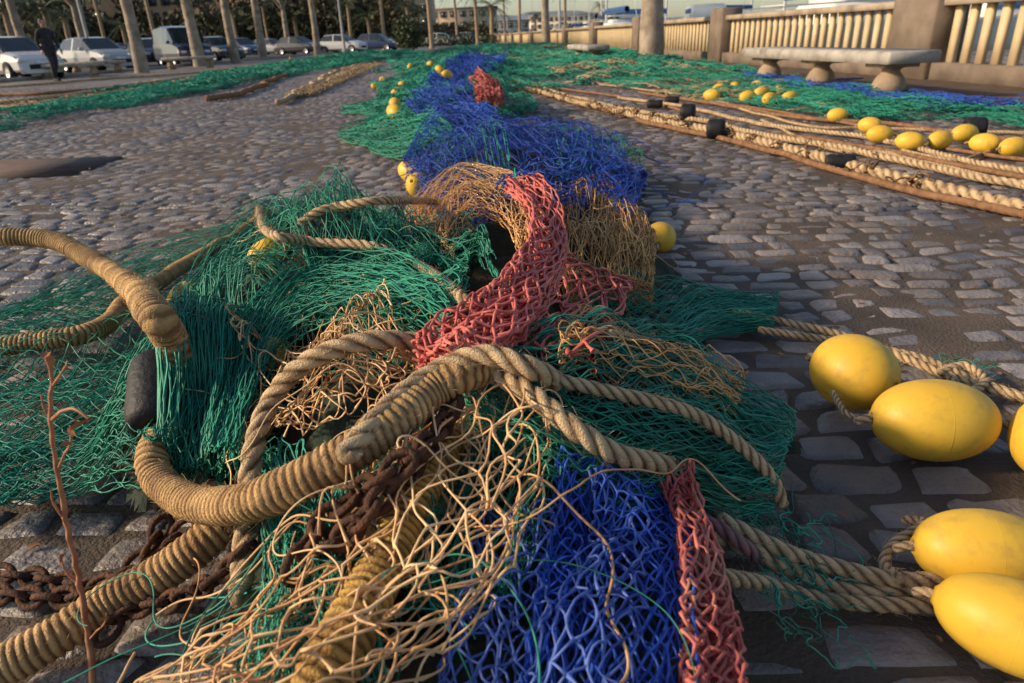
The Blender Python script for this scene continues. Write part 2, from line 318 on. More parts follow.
def core(x0,x1,y0,y1,st,thr,name,dz):
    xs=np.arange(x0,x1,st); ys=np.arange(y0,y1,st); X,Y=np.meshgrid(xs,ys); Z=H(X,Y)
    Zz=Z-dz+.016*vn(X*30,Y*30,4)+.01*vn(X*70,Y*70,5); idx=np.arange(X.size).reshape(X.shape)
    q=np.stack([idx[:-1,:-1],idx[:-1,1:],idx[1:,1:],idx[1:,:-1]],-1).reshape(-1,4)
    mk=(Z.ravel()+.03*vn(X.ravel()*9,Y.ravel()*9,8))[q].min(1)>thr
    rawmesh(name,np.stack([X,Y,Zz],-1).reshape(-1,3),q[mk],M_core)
core(-2.2,1.2,.15,4.6,.015,.12,'dark_heap_filler',.035)  # added dark lump under the nets so their holes read as shaded
core(-20,8,4.6,44,.12,.14,'dark_heap_filler',.05)
# ---------------- ropes ----------------
def resample(pts,ds):
    pts=np.asarray(pts,float); n=len(pts); t=np.linspace(0,1,400); Pq=crw(t,n)@pts
    s=np.concatenate([[0],np.cumsum(np.linalg.norm(np.diff(Pq,axis=0),axis=1))]); k=max(4,int(s[-1]/ds))
    ss=np.linspace(0,s[-1],k); return np.stack([np.interp(ss,s,Pq[:,i]) for i in range(3)],-1),ss
def ropemesh(acc,pts,R,style='laid',ns=None,step=None,mi=0,wig=.0):
    near=step is None
    step=step or (R*.2 if style=='laid' else .0016)
    p,s=resample(pts,step)
    if wig: 
        p[:,0]+=wig*vn(s*1.5,s*0,int(R*1e4)+len(p)%7)+wig*.4*vn(s*4,s*0,len(p)%9); p[:,1]+=wig*vn(s*1.3,s*0+5,3+len(p)%5)
    if near and style!='plain':
        for k_ in range(3): p[:,k_]+=R*.25*vn(s*7,s*0+k_*9,int(R*1e4)%11)
    zmin=.016+R*.9; p[:,2]=np.maximum(p[:,2],zmin)
    ns=ns or (24 if near else 9)
    T=np.gradient(p,axis=0); T/=np.linalg.norm(T,axis=1,keepdims=True)
    A=np.zeros_like(p); a=np.cross(T[0],[0.1,0.2,1.0]); a/=np.linalg.norm(a)
    for i in range(len(p)):
        a=a-T[i]*a.dot(T[i]); a/=np.linalg.norm(a); A[i]=a
    B=np.cross(T,A); th=np.arange(ns)*2*np.pi/ns
    S,TH=np.meshgrid(s,th,indexing='ij')
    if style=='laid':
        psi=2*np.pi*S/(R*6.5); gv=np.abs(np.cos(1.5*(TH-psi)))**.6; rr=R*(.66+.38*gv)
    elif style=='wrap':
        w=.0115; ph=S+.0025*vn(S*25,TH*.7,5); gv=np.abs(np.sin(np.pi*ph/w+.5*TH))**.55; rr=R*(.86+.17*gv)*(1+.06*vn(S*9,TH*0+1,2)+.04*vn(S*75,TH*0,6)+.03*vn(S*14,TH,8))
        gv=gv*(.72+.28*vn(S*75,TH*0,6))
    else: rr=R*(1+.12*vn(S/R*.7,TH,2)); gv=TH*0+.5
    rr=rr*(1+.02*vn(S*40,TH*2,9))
    gv=np.clip(gv*1.15-.25,-.2,.95)  # goes to rnd: groove shade and dirt painted into the rope colour
    Vs=p[:,None,:]+rr[...,None]*(np.cos(TH)[...,None]*A[:,None,:]+np.sin(TH)[...,None]*B[:,None,:])
    n=len(p); idx=np.arange(n*ns).reshape(n,ns); a_=idx[:-1];b_=idx[1:]
    Q=np.stack([a_,np.roll(a_,-1,1),np.roll(b_,-1,1),b_],-1).reshape(-1,4); acc.add(Vs,Q,gv,mi)
    for e,sg in ((0,-1),(n-1,1)):
        ring=[Vs[e]]+[p[e]+(Vs[e]-p[e])*c+T[e]*sg*R*h for c,h in ((.85,.3),(.5,.5),(.05,.55))]
        ring=np.array(ring); ii=np.arange(4*ns).reshape(4,ns)
        acc.add(ring,np.stack([ii[:-1],np.roll(ii[:-1],-1,1),np.roll(ii[1:],-1,1),ii[1:]],-1).reshape(-1,4),None,mi)
    if near and style!='plain':
        nf=int(s[-1]*600); ii=RS.randint(1,n-1,nf); an=RS.rand(nf)*6.28
        N_=np.cos(an)[:,None]*A[ii]+np.sin(an)[:,None]*B[ii]; b=p[ii]+N_*R*.95
        l=(.006+.016*RS.rand(nf))[:,None]; d2=T[ii]*RS.randn(nf,1)*.8+N_*.5
        PL=np.stack([b,b+d2*l*.5,b+d2*l+RS.randn(nf,3)*.002],1)
        tubes(acc,PL,.0003,3,None,mi)
    return p,s
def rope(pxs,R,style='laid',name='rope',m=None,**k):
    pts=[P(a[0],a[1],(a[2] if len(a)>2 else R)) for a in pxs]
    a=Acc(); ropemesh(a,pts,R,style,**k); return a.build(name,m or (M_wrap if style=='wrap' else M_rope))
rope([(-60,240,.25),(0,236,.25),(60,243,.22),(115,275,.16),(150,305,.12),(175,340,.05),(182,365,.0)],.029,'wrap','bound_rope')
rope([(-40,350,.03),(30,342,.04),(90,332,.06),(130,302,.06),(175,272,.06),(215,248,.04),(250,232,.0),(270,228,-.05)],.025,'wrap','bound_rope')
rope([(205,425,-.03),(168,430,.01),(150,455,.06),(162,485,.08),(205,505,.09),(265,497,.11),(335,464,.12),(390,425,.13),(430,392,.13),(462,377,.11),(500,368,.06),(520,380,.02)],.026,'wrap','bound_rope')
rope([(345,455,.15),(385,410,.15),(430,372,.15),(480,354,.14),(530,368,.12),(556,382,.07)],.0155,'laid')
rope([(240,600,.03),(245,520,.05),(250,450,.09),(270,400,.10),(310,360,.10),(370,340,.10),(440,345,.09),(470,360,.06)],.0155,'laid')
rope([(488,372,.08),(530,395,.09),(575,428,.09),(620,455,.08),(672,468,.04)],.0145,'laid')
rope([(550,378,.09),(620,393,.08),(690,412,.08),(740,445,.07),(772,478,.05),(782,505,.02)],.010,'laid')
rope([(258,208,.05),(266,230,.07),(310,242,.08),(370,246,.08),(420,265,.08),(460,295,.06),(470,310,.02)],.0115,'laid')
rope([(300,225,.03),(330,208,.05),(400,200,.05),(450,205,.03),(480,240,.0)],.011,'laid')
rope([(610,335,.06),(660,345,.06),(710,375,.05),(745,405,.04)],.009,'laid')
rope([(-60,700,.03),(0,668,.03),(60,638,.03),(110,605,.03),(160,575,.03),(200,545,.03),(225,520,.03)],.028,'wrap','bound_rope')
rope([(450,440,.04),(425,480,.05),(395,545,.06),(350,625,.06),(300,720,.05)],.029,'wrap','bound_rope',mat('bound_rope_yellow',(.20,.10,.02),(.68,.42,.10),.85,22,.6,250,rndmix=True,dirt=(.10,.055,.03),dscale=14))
for q,R in (([(735,312,.03),(785,322,.02),(850,338,.012),(930,368,.012),(1000,392,.012),(1090,410,.012)],.011),
            ([(760,330,.03),(800,335,.02),(860,345,.016),(920,358,.016),(980,382,.02),(1100,420,.012)],.010)):
    rope(q,R)
rope([(700,528,.012),(740,545,.012),(790,568,.012),(850,590,.014),(930,590,.014),(1100,586,.014)],.013)
rope([(720,520,.012),(780,550,.03),(830,565,.03),(900,580,.03),(980,578,.03),(1110,570,.03)],.012)
rope([(700,575,.012),(760,582,.012),(830,600,.012),(940,606,.012),(1100,600,.012)],.011)
rope([(940,372,.02),(965,365,.03),(985,380,.03),(965,392,.02),(950,378,.03)],.010)
rope([(905,520,.02),(925,524,.05),(895,545,.03),(885,565,.02),(900,580,.04)],.008)
a=Acc(); tangle(a,[(800,560),(775,545),(815,600),(805,615),(790,580)],80,.09,.0009,30,.01,.02,seed=51,M_=24); tangle(a,[(960,372),(975,368)],30,.07,.0009,30,.01,.02,seed=52,M_=24)
tangle(a,[(800,560),(795,590),(810,575)],30,.05,.0012,40,.03,.02,seed=53,M_=24)
a.build('green_fishing_net',M_green)
rope([(690,520,.02),(715,525,.03),(745,545,.03),(760,558,.01)],.010,'laid','frayed_rope',mat('purple_rope',(.08,.035,.04),(.25,.12,.12),.9,30,rndmix=True))
def grope(pts,R,m=None,name='rope',wig=.05,step=.012,style='laid'):
    a=Acc(); ropemesh(a,[G(x,y,.016+R) for x,y in pts],R,style,ns=9,step=step,wig=wig); return a.build(name,m or M_rope)
lines=[([(490,78),(560,97),(640,117),(710,130),(800,152),(900,178),(1080,218)],.032,M_rope),
([(500,75),(600,103),(700,120),(760,133),(860,150),(960,176),(1090,196)],.022,M_rope),
([(505,80),(590,105),(650,122),(730,142),(820,165),(900,185),(1000,210),(1080,226)],.020,M_brope),
([(620,97),(690,108),(760,124),(860,137),(960,160),(1080,178)],.018,M_rope),
([(640,92),(720,104),(800,118),(900,125),(1080,150)],.018,M_brope),
([(700,100),(780,112),(860,125),(960,150),(1080,165)],.012,M_brope),
([(560,88),(640,100),(740,128),(840,142),(1080,190)],.016,M_brope),
([(600,84),(700,97),(800,124),(880,128),(1080,135)],.012,M_rope),
([(900,150),(950,160),(1000,150),(1080,158)],.012,M_rope),([(760,120),(830,150),(900,155),(1080,205)],.012,M_rope)]
for q,R,m in lines: grope(q,R,m)
a=Acc()
hp,hs=resample([G(x,y,.05) for x,y in lines[0][0]],.02)
for i in range(6,len(hp)-2,16):
    c=hp[i]; PLk=c+np.cumsum(RS.randn(8,10,3)*.016,axis=1); PLk[...,2]=np.maximum(np.abs(PLk[...,2]),.02); tubes(a,PLk,.005,4)
a.build('rope_seizing',M_brope)
lines=[([(212,98),(250,90),(285,75),(330,60)],.05,M_brope),([(280,102),(310,85),(345,68),(380,60)],.04,M_rope),
([(-40,103),(40,99),(120,88),(200,80),(290,66)],.045,M_rope),([(-40,96),(60,92),(140,84),(260,68)],.04,M_brope),
([(-40,108),(50,106),(120,101),(200,90),(260,76),(320,60)],.03,M_rope),([(-40,88),(40,84),(110,78),(200,72),(300,60)],.04,M_rope),
([(420,60),(440,66),(430,78),(410,95),(400,120)],.03,M_rope),([(350,58),(375,62),(340,75),(300,92)],.03,M_rope)]
for q,R,m in lines: grope(q,R,m,step=.03,wig=.1)
# ---------------- lathe helper & floats ----------------
def lathe(acc,prof,ns=32,mi=0,Mx=None,R=None):
    prof=np.array(prof,float); n=len(prof); th=np.arange(ns)*2*np.pi/ns
    Vs=np.stack([prof[:,0][:,None]*np.cos(th),prof[:,0][:,None]*np.sin(th),np.broadcast_to(prof[:,1][:,None],(n,ns))],-1).reshape(-1,3)
    if Mx is not None: Vs=(np.array(Mx)[:3,:3]@Vs.T).T+np.array(Mx)[:3,3]
    idx=np.arange(n*ns).reshape(n,ns);a=idx[:-1];b=idx[1:]
    acc.add(Vs,np.stack([a,np.roll(a,-1,1),np.roll(b,-1,1),b],-1).reshape(-1,4),R,mi)
def axM(c,ax):
    ax=Vector(ax).normalized(); q=Vector((0,0,1)).rotation_difference(ax); return Matrix.Translation(Vector(c))@q.to_matrix().to_4x4()
def floatobj(c,ax,L,W,name='fishing_float',m=None,tail=True):
    a=Acc(); pr=[]; hr=.10*W/2*1.6
    th=np.linspace(.0,math.pi,40)
    pr.append((hr*.8,-L/2*.75));pr.append((hr*.8,-L/2*.98));pr.append((hr*1.1,-L/2*1.02))
    for t in th:
        x=W/2*math.sin(t)**.93; z=-L/2*math.cos(t)
        if x>hr*1.4: pr.append((x,z))
    pr+=[(hr*1.1,L/2*1.02),(hr*.8,L/2*.98),(hr*.8,L/2*.75)]
    Mx=axM(c,ax); lathe(a,pr,40,0,Mx)
    lathe(a,[(W/2*.995,-.0015),(W/2*1.006,0),(W/2*.995,.0015)],40,0,Mx)
    ax=np.array(Vector(ax).normalized()); c=np.array(c)
    if tail: ropemesh(a,[c-ax*L*.62+np.array([0,0,-.01]),c-ax*L*.5,c,c+ax*L*.5,c+ax*L*.62+np.array([0,0,-.012])],hr*.7,'laid',step=.004,ns=12,mi=1)
    return a.build(name,[m or M_yel,M_rope])
def fl(px,py,L,W,ang,tilt=0,**k):
    z=W/2+.016
    d=ray(px,py); t=(z-C[2])/d[2]; g=C+t*d
    return floatobj(g,(math.cos(ang),math.sin(ang),tilt),L,W,**k)
fl(854,372,.185,.165,math.radians(-60))
fl(934,420,.225,.158,math.radians(-8))
fl(1058,438,.21,.15,math.radians(50))
fl(984,552,.19,.125,math.radians(-12))
fl(1018,627,.19,.12,math.radians(-40))
a=Acc(); ropemesh(a,[G(833,392,.10),G(845,412,.09),G(858,418,.085)],.006,'laid'); a.build('rope',M_rope)
floatobj(P(660,238,.03),(.3,.9,.1),.14,.125)
for px,py in [(880,134),(910,141),(940,140),(985,143),(1014,147),(838,115),(870,125),(965,133)]: fl(px,py,.17,.12,random.uniform(-.9,.9))
for px,py in [(720,89),(735,87),(748,97),(762,93),(781,89),(712,95),(790,98),(770,99),(757,86)]: fl(px,py,.2,.14,random.uniform(0,3),tail=False)
def flz(px,py,L,W,off):
    c=P(px,py,off); floatobj(c,(random.uniform(-1,1),random.uniform(-1,1),.2),L,W,tail=False)
for px,py,o in [(398,92,.05),(395,104,.05),(383,80,.05),(404,86,.05),(376,86,.03),(430,64,.1),(410,66,.1),(440,70,.1),(447,75,.1),(412,172,.04),(420,186,.02),(290,58,.05),(395,112,.03)]: flz(px,py,.19,.135,o)
flz(268,352,.10,.07,.03); flz(184,300,.12,.09,.03); flz(270,255,.12,.09,-.01)
def roller(c,ax,L,W,name='rubber_bobbin'):
    a=Acc(); h=L/2; w=W/2
    lathe(a,[(w*.25,-h*.8),(w*.25,-h),(w*.8,-h),(w*.95,-h*.85),(w,-h*.5),(w,h*.5),(w*.95,h*.85),(w*.8,h),(w*.25,h),(w*.25,h*.8)],32,0,axM(c,ax)); return a.build(name,M_black)
roller(P(157,394,.03),(-.25,.9,.45),.15,.10)
roller(P(250,432,.05),(.3,.9,.3),.09,.08)
for px,py in [(716,129),(688,112),(975,128)]:
    roller(G(px,py,.09),(1,-.4,0),.13,.15)
for px,py in [(655,104),(672,100),(840,162)]:
    roller(G(px,py,.06),(1,-.4,0),.16,.09)
# ---------------- chain ----------------
def chain(pts,lk=.045,r=.0045,name='rusty_chain'):
    a=Acc(); p,s=resample(pts,.002); n=int(s[-1]/(lk*.68))
    for i in range(n):
        si=(i+.5)*lk*.68; c=np.array([np.interp(si,s,p[:,k]) for k in range(3)]); c2=np.array([np.interp(si+.01,s,p[:,k]) for k in range(3)])
        t=Vector(c2-c).normalized(); q=t.to_track_quat('X','Z').to_matrix(); rot=Matrix.Rotation((math.pi/2*(i%2))+random.uniform(-.4,.4)+.6,3,'X')
        th=np.linspace(0,2*np.pi,17); L=np.stack([np.cos(th)*lk*.5,np.sin(th)*lk*.32,0*th],-1)
        Mq=np.array(q@rot); L=(Mq@L.T).T+c; L[:,2]=np.maximum(L[:,2],.02)
        tubes(a,L[None],r,6,[random.random()])
    return a.build(name,M_rust)
chain([P(-40,570,.012),P(50,580,.012),P(110,588,.012),P(150,572,.012),P(170,545,.02),P(200,515,.03)],.044,.0055)
chain([P(-40,590,.012),P(60,598,.02),P(120,575,.03),P(150,548,.03),P(165,520,.04)],.044,.0055)
chain([P(100,640,.01),P(130,610,.02),P(175,600,.03),P(215,580,.04),P(250,545,.05)],.042,.0052)
chain([P(455,400,.10),P(440,430,.10),P(400,465,.10),P(350,500,.09),P(310,540,.07),P(280,600,.05)],.045,.0058)
chain([P(430,450,.09),P(380,500,.09),P(340,540,.07),P(300,560,.06)],.045,.0058)
# ---------------- paving ----------------
def paving():
    lists={6:[],4:[]}
    y=-1.2; th=math.radians(-3)
    while y<19:
        h=.075+random.random()*.035 if y<9 else .10
        x=-1.9-.80*max(y,0)-random.random()*.2; xe=.80*max(y,0)+1.9
        while x<xe:
            w=.08+random.random()*.11
            lists[6 if y<4 else 4].append((x,y,w,h)); x+=w
        y+=h
    acc=Acc()
    for n,lst in lists.items():
        A_=np.array(lst); K=len(A_); g=np.linspace(-1,1,n)
        g=np.sign(g)*np.abs(g)**.5
        U,Vv=np.meshgrid(g,g,indexing='ij'); U=U[None];Vv=Vv[None]
        cx=(A_[:,0]+A_[:,2]/2)[:,None,None]; cy=(A_[:,1]+A_[:,3]/2)[:,None,None]
        w=(A_[:,2]/2-.0022)[:,None,None]*(1-.06*RS.rand(K,1,1)); h=(A_[:,3]/2-.0022)[:,None,None]*(1-.12*RS.rand(K,1,1))
        rr=RS.randn(K,6); ra=RS.rand(K,4)
        rad=np.sqrt((U**2+Vv**2)); rd=1-.08*np.clip(rad-1,0,1)/.41*1.6
        # each sett is its own irregular quadrilateral
        X=cx+U*w*rd*(1-.10*ra[:,0,None,None]*Vv)+Vv*.004*rr[:,0,None,None]; Y=cy+Vv*h*rd*(1-.14*ra[:,1,None,None]*U)+U*.005*rr[:,1,None,None]
        e=np.maximum(np.abs(U),np.abs(Vv))
        Z=.009-.010*(e>.97)-.0018*e**4 +.0022*rr[:,2,None,None]+U*.0015*rr[:,3,None,None]+Vv*.0015*rr[:,4,None,None]
        X2=X*math.cos(th)-Y*math.sin(th);Y2=X*math.sin(th)+Y*math.cos(th)
        X3=X2+.035*vn(X2*4,Y2*4,21)+.009*vn(X2*25,Y2*25,22); Y3=Y2+.05*vn(X2*.4,Y2*.4,11)+.035*vn(X2*3,Y2*3,23)+.009*vn(X2*22,Y2*22,24)
        Z=Z+.005*vn(X2*.8,Y2*.8,12)+.003*vn(X2*3,Y2*3,14)+.0020*vn(X2*45,Y2*45,7)-.003
        Vs=np.stack([X3,Y3,Z],-1); idx=np.arange(K*n*n).reshape(K,n,n)
        Q=np.stack([idx[:,:-1,:-1],idx[:,1:,:-1],idx[:,1:,1:],idx[:,:-1,1:]],-1).reshape(-1,4)
        acc.add(Vs,Q,np.broadcast_to(np.clip(.42+.30*rr[:,5],0,1)[:,None,None],(K,n,n)))
    return acc.build('cobblestone_pavement',M_stone)
paving()
def sandsheet():
    xs=np.arange(-9,9,.06); ys=np.arange(-1,12,.06); X,Y=np.meshgrid(xs,ys)
    Z=.001+.0045*vn(X*2.5,Y*2.5,31)+.003*vn(X*9,Y*9,32)+.005*vn(X*.8,Y*.8,12)
    idx=np.arange(X.size).reshape(X.shape); q=np.stack([idx[:-1,:-1],idx[:-1,1:],idx[1:,1:],idx[1:,:-1]],-1).reshape(-1,4)
    rawmesh('sand_in_joints',np.stack([X,Y,Z],-1).reshape(-1,3),q,M_sand)
sandsheet()
W_A=at(917,10.6); W_B=at(577,38); wd=(W_B-W_A)/np.linalg.norm(W_B-W_A); wn=np.array([wd[1],-wd[0],0])
def quad(name,pts,m):
    return rawmesh(name,np.array(pts,float),np.array([[0,1,2,3]]),m,smooth=False)
e0=W_A-wd*40+wn*1.0; e1=W_A+wd*900+wn*1.0
quad('ground',[(-900,-30,-.014),(e0[0],e0[1],-.014),(e1[0],e1[1],-.014),(-900,e1[1],-.014)],M_sand)
# bare earth strip along the wall
M_earth=mat('bare_earth',(.06,.038,.025),(.13,.085,.055),.95,4,.9,60)
a=Acc(); ts=np.linspace(-4,60,320); us=np.linspace(-1.5,.1,14)
Tm,Um=np.meshgrid(ts,us,indexing='ij'); Pm=W_A[None,None,:2]+Tm[...,None]*wd[:2]+Um[...,None]*wn[:2]
Zm=.014+.012*(1-np.abs(Um/1.5))+.012*vn(Tm*1.3,Um*2,3)+.005*vn(Tm*7,Um*7,4)
ii=np.arange(Tm.size).reshape(Tm.shape); a.add(np.concatenate([Pm,Zm[...,None]],-1),np.stack([ii[:-1,:-1],ii[1:,:-1],ii[1:,1:],ii[:-1,1:]],-1)); a.build('earth_strip',M_earth)
mb=bpy.data.materials.new('far_cobble'); mb.use_nodes=True; nt=mb.node_tree; Nn=nt.nodes; Ll=nt.links
bs=Nn['Principled BSDF']; bs.inputs['Roughness'].default_value=.6
tc=Nn.new('ShaderNodeTexCoord'); bk=Nn.new('ShaderNodeTexBrick'); bk.inputs['Scale'].default_value=1; bk.inputs['Brick Width'].default_value=.18; bk.inputs['Row Height'].default_value=.12; bk.inputs['Mortar Size'].default_value=.008
bk.inputs['Color1'].default_value=(.11,.10,.10,1);bk.inputs['Color2'].default_value=(.26,.22,.20,1);bk.inputs['Mortar'].default_value=(.09,.07,.055,1)
Ll.new(tc.outputs['Object'],bk.inputs['Vector']); Ll.new(bk.outputs['Color'],bs.inputs['Base Color'])
bpn=Nn.new('ShaderNodeBump'); bpn.inputs['Distance'].default_value=.01; bpn.inputs['Strength'].default_value=.6; bpn.invert=True; Ll.new(bk.outputs['Fac'],bpn.inputs['Height']); Ll.new(bpn.outputs[0],bs.inputs['Normal'])
e2=W_A+wd*9.2+wn*.9; e3=W_A+wd*110+wn*.9
quad('far_pavement',[(-34,18.9,.002),(e2[0]+.0,18.9,.002),(e3[0],e3[1],.002),(-70,120,.002)],mb)
M_sea=mat('sea_water',(.02,.05,.07),(.03,.07,.09),.12,.5,.4,2)
quad('sea',[(e0[0]-30,-60,-.7),(900,-60,-.7),(900,900,-.7),(e1[0]-40,900,-.7)],M_sea)
M_asph=mat('asphalt',(.04,.04,.042),(.065,.062,.06),.85,5,.4,80)
k0=at(-260,17); k1=at(420,110)
quad('road',[(-120,17,.008),(k0[0],17,.008),(k1[0],110,.008),(-160,110,.008)],M_asph)
a=Acc()
def box(acc,c,sx,sy,sz,mi=0,rot=0.0,bev=0.0,Mx=None):
    b=bev; hx,hy=sx/2,sy/2
    def ring(ix,z): 
        x=hx-ix;y=hy-ix;bb=max(b-ix,0) if b else 0
        if b: return [(x,-y+bb+.0,z),(x,y-bb,z),(x-bb,y,z),(-x+bb,y,z),(-x,y-bb,z),(-x,-y+bb,z),(-x+bb,-y,z),(x-bb,-y,z)]
        return [(x,-y,z),(x,y,z),(-x,y,z),(-x,-y,z)]
    rings=[ring(0,0),ring(0,sz-b),ring(b,sz)] if b else [ring(0,0),ring(0,sz)]
    n=len(rings[0]); Vs=np.array([p for r in rings for p in r]); Q=[]
    for i in range(len(rings)-1):
        for k in range(n): Q.append([i*n+k,i*n+(k+1)%n,(i+1)*n+(k+1)%n,(i+1)*n+k])
    t=(len(rings)-1)*n
    if n==4: Q.append([t,t+1,t+2,t+3]);Q.append([3,2,1,0])
    else:
        Q+= [[t,t+1,t+2,t+3],[t+3,t+4,t+7,t],[t+4,t+5,t+6,t+7]]; Q+=[[3,2,1,0],[0,7,4,3],[7,6,5,4]]
    ca,sa=math.cos(rot),math.sin(rot); Vs=np.stack([Vs[:,0]*ca-Vs[:,1]*sa,Vs[:,0]*sa+Vs[:,1]*ca,Vs[:,2]],-1)+np.array(c)
    if Mx is not None: Vs=(np.array(Mx)[:3,:3]@Vs.T).T+np.array(Mx)[:3,3]
    acc.add(Vs,Q,None,mi)
M_conc=mat('kerb_stone',(.22,.20,.17),(.34,.31,.27),.8,4,.3,60)
kk=k1-k0; ang=math.atan2(kk[1],kk[0]); mid=(k0+k1)/2
box(a,(mid[0],mid[1],0),np.linalg.norm(kk[:2]),.22,.13,0,ang,.02); a.build('kerb',M_conc,False)
pc=[G(-60,180,.022),G(70,173,.022),G(122,156,.022),G(0,160,.022)]
a=Acc(); 
pv=np.array(pc); lo=pv.copy(); lo[:,2]=.0
a.add(np.vstack([pv,lo]),[[0,1,2,3],[4,5,1,0],[5,6,2,1],[6,7,3,2],[7,4,0,3]])
a.build('manhole_cover',mat('plate_iron',(.06,.035,.026),(.12,.07,.05),.8,8,.4,90),False)
a=Acc()
for i in range(560):
    if i<300: y=.5+abs(random.gauss(0,1))*3.5; x=random.uniform(-.75,.75)*y*1.1+random.uniform(-.3,.3)
    else: y=random.uniform(4.5,12); x=at(random.uniform(640,1000),y)[0]
    s=random.uniform(.004,.014) if y<3 else random.uniform(.008,.024); an=random.random()*6.28; c,sn=math.cos(an),math.sin(an)
    hh=float(H(x,y)); z=hh+.002 if hh<.02 else hh-.02
    L=np.array([(-1,0,0),(-.3,.5,.25),(.6,.45,.3),(1.1,0,.05),(.6,-.45,.35),(-.3,-.5,.2)])*s; L[:,2]*=random.uniform(.3,1.6)
    L=np.stack([L[:,0]*c-L[:,1]*sn+x,L[:,0]*sn+L[:,1]*c+y,L[:,2]+z-.006],-1)
    a.add(L,[[0,1,2,3],[0,3,4,5]])
a.build('fallen_leaves',M_dry,False)
# ---------------- twig plant ----------------
a=Acc()
def tw(pts,r0_,r1_):
    p=np.array([V(x,y,D) for x,y,D in pts]); q,s=resample(p,.004)
    q=q+np.stack([vn(s*60,s*0+k,3)*.0016 for k in range(3)],-1)
    tubes(a,q[None],np.linspace(r0_,r1_,len(q))[None]*(1+.25*np.abs(vn(s*45,s*0,8)))[None],6)
    return q
tw([(94,700,.66),(88,640,.70),(80,585,.70),(66,520,.69),(57,470,.68),(50,420,.68),(52,385,.68),(46,352,.68)],.0045,.0018)
tw([(80,585,.70),(66,572,.70),(60,560,.70)],.002,.001)
tw([(57,470,.68),(68,445,.67),(70,425,.66)],.0018,.001)
tw([(50,420,.68),(70,408,.66),(88,418,.65)],.0022,.0012)
tw([(52,385,.68),(62,372,.67),(66,360,.67)],.0016,.0008)
tw([(66,520,.69),(52,502,.68),(49,488,.68)],.0016,.0008)
tw([(88,640,.70),(102,625,.69),(106,612,.69)],.0016,.0008)
tw([(50,420,.68),(43,405,.68),(41,395,.68)],.0014,.0008)
for x,y in [(84,415),(78,426),(87,422),(72,432),(66,444),(62,560),(46,356),(50,362),(76,420),(104,618)]:
    c=V(x,y,.66); s=random.uniform(.004,.008); nrm=RS.randn(3,3); q_,_=np.linalg.qr(nrm)
    L=np.array([(-1,0,0),(-.3,.6,.4),(.6,.5,.3),(1.2,0,.05),(.6,-.5,.5),(-.3,-.6,.2)])*s
    a.add(L@q_.T+c,[[0,1,2,3],[0,3,4,5]],None,1)
a.build('dry_twig',[M_twig,mat('twig_leaf',(.30,.09,.03),(.50,.22,.07),.7,30)])
# ---------------- benches ----------------
M_bench=mat('bench_stone',(.28,.25,.22),(.46,.42,.37),.85,5,.4,60,dirt=(.15,.12,.09),dscale=4)
M_leg=mat('bench_leg_stone',(.22,.15,.10),(.38,.28,.19),.85,5,.4,60)
def bench(p0,p1,nleg=3,over=.35,name='stone_bench'):
    a=Acc(); p0=np.array(p0);p1=np.array(p1); d=p1-p0; L=np.linalg.norm(d[:2]); ang=math.atan2(d[1],d[0]); mid=(p0+p1)/2
    box(a,(mid[0],mid[1],.39),L+2*over,.58,.12,0,ang,.02)
    for t in np.linspace(0,1,nleg):
        c=p0+(p1-p0)*t
        box(a,(c[0],c[1],0.0),.30,.32,.06,1,ang,.01)
        lathe(a,[(.10,.06),(.14,.08),(.165,.13),(.17,.17),(.14,.24),(.09,.30),(.09,.32),(.13,.345)],20,1,Matrix.Translation((c[0],c[1],.0)))
        box(a,(c[0],c[1],.345),.34,.40,.044,1,ang,.008)
    return a.build(name,[M_bench,M_leg])
b0=G(768,86,0);b1=G(886,101,0)
bench(b0,b1,3)
c2=at(588,20); bench(c2-wd*1.0,c2+wd*1.3,2,.35)
for px,D in ((70,27),(97,31),(190,33)):
    c=at(px,D); bench(c+np.array([-.8,.0,0]),c+np.array([.8,.25,0]),2,.3)
# ---------------- balustrade wall ----------------
M_wall=mat('wall_stone',(.30,.23,.16),(.44,.35,.26),.85,3,.4,40,dirt=(.17,.13,.09),dscale=2)
M_slat=mat('baluster_plaster',(.52,.38,.21),(.64,.50,.30),.8,3,.2,40)
M_pil=mat('pillar_stone',(.13,.095,.07),(.24,.185,.14),.9,3,.5,30)
a=Acc(); wang=math.atan2(wd[1],wd[0])
def wp(s,z=0): q=W_A+wd*s; return (q[0],q[1],z)
sp=7.6
for i in range(-1,12):
    s=i*sp
    pw=1.0 if i in(0,) else .8
    box(a,wp(s),pw,.5,1.22 if i!=0 else 1.42,2,wang,.03)
    s0=s+pw/2; s1=s+sp-(.4 if i!=-1 else .5); Lp=s1-s0; sm=(s0+s1)/2
    box(a,wp(sm),Lp,.36,.24,2,wang,.01)
    box(a,wp(sm,.95),Lp,.34,.10,0,wang,.02)
    n=int(Lp/.27)
    for k in range(n):
        box(a,wp(s0+(k+.5)*Lp/n,.24),.11,.07,.71,1,wang,0)
a.build('balustrade_wall',[M_wall,M_slat,M_pil],False)
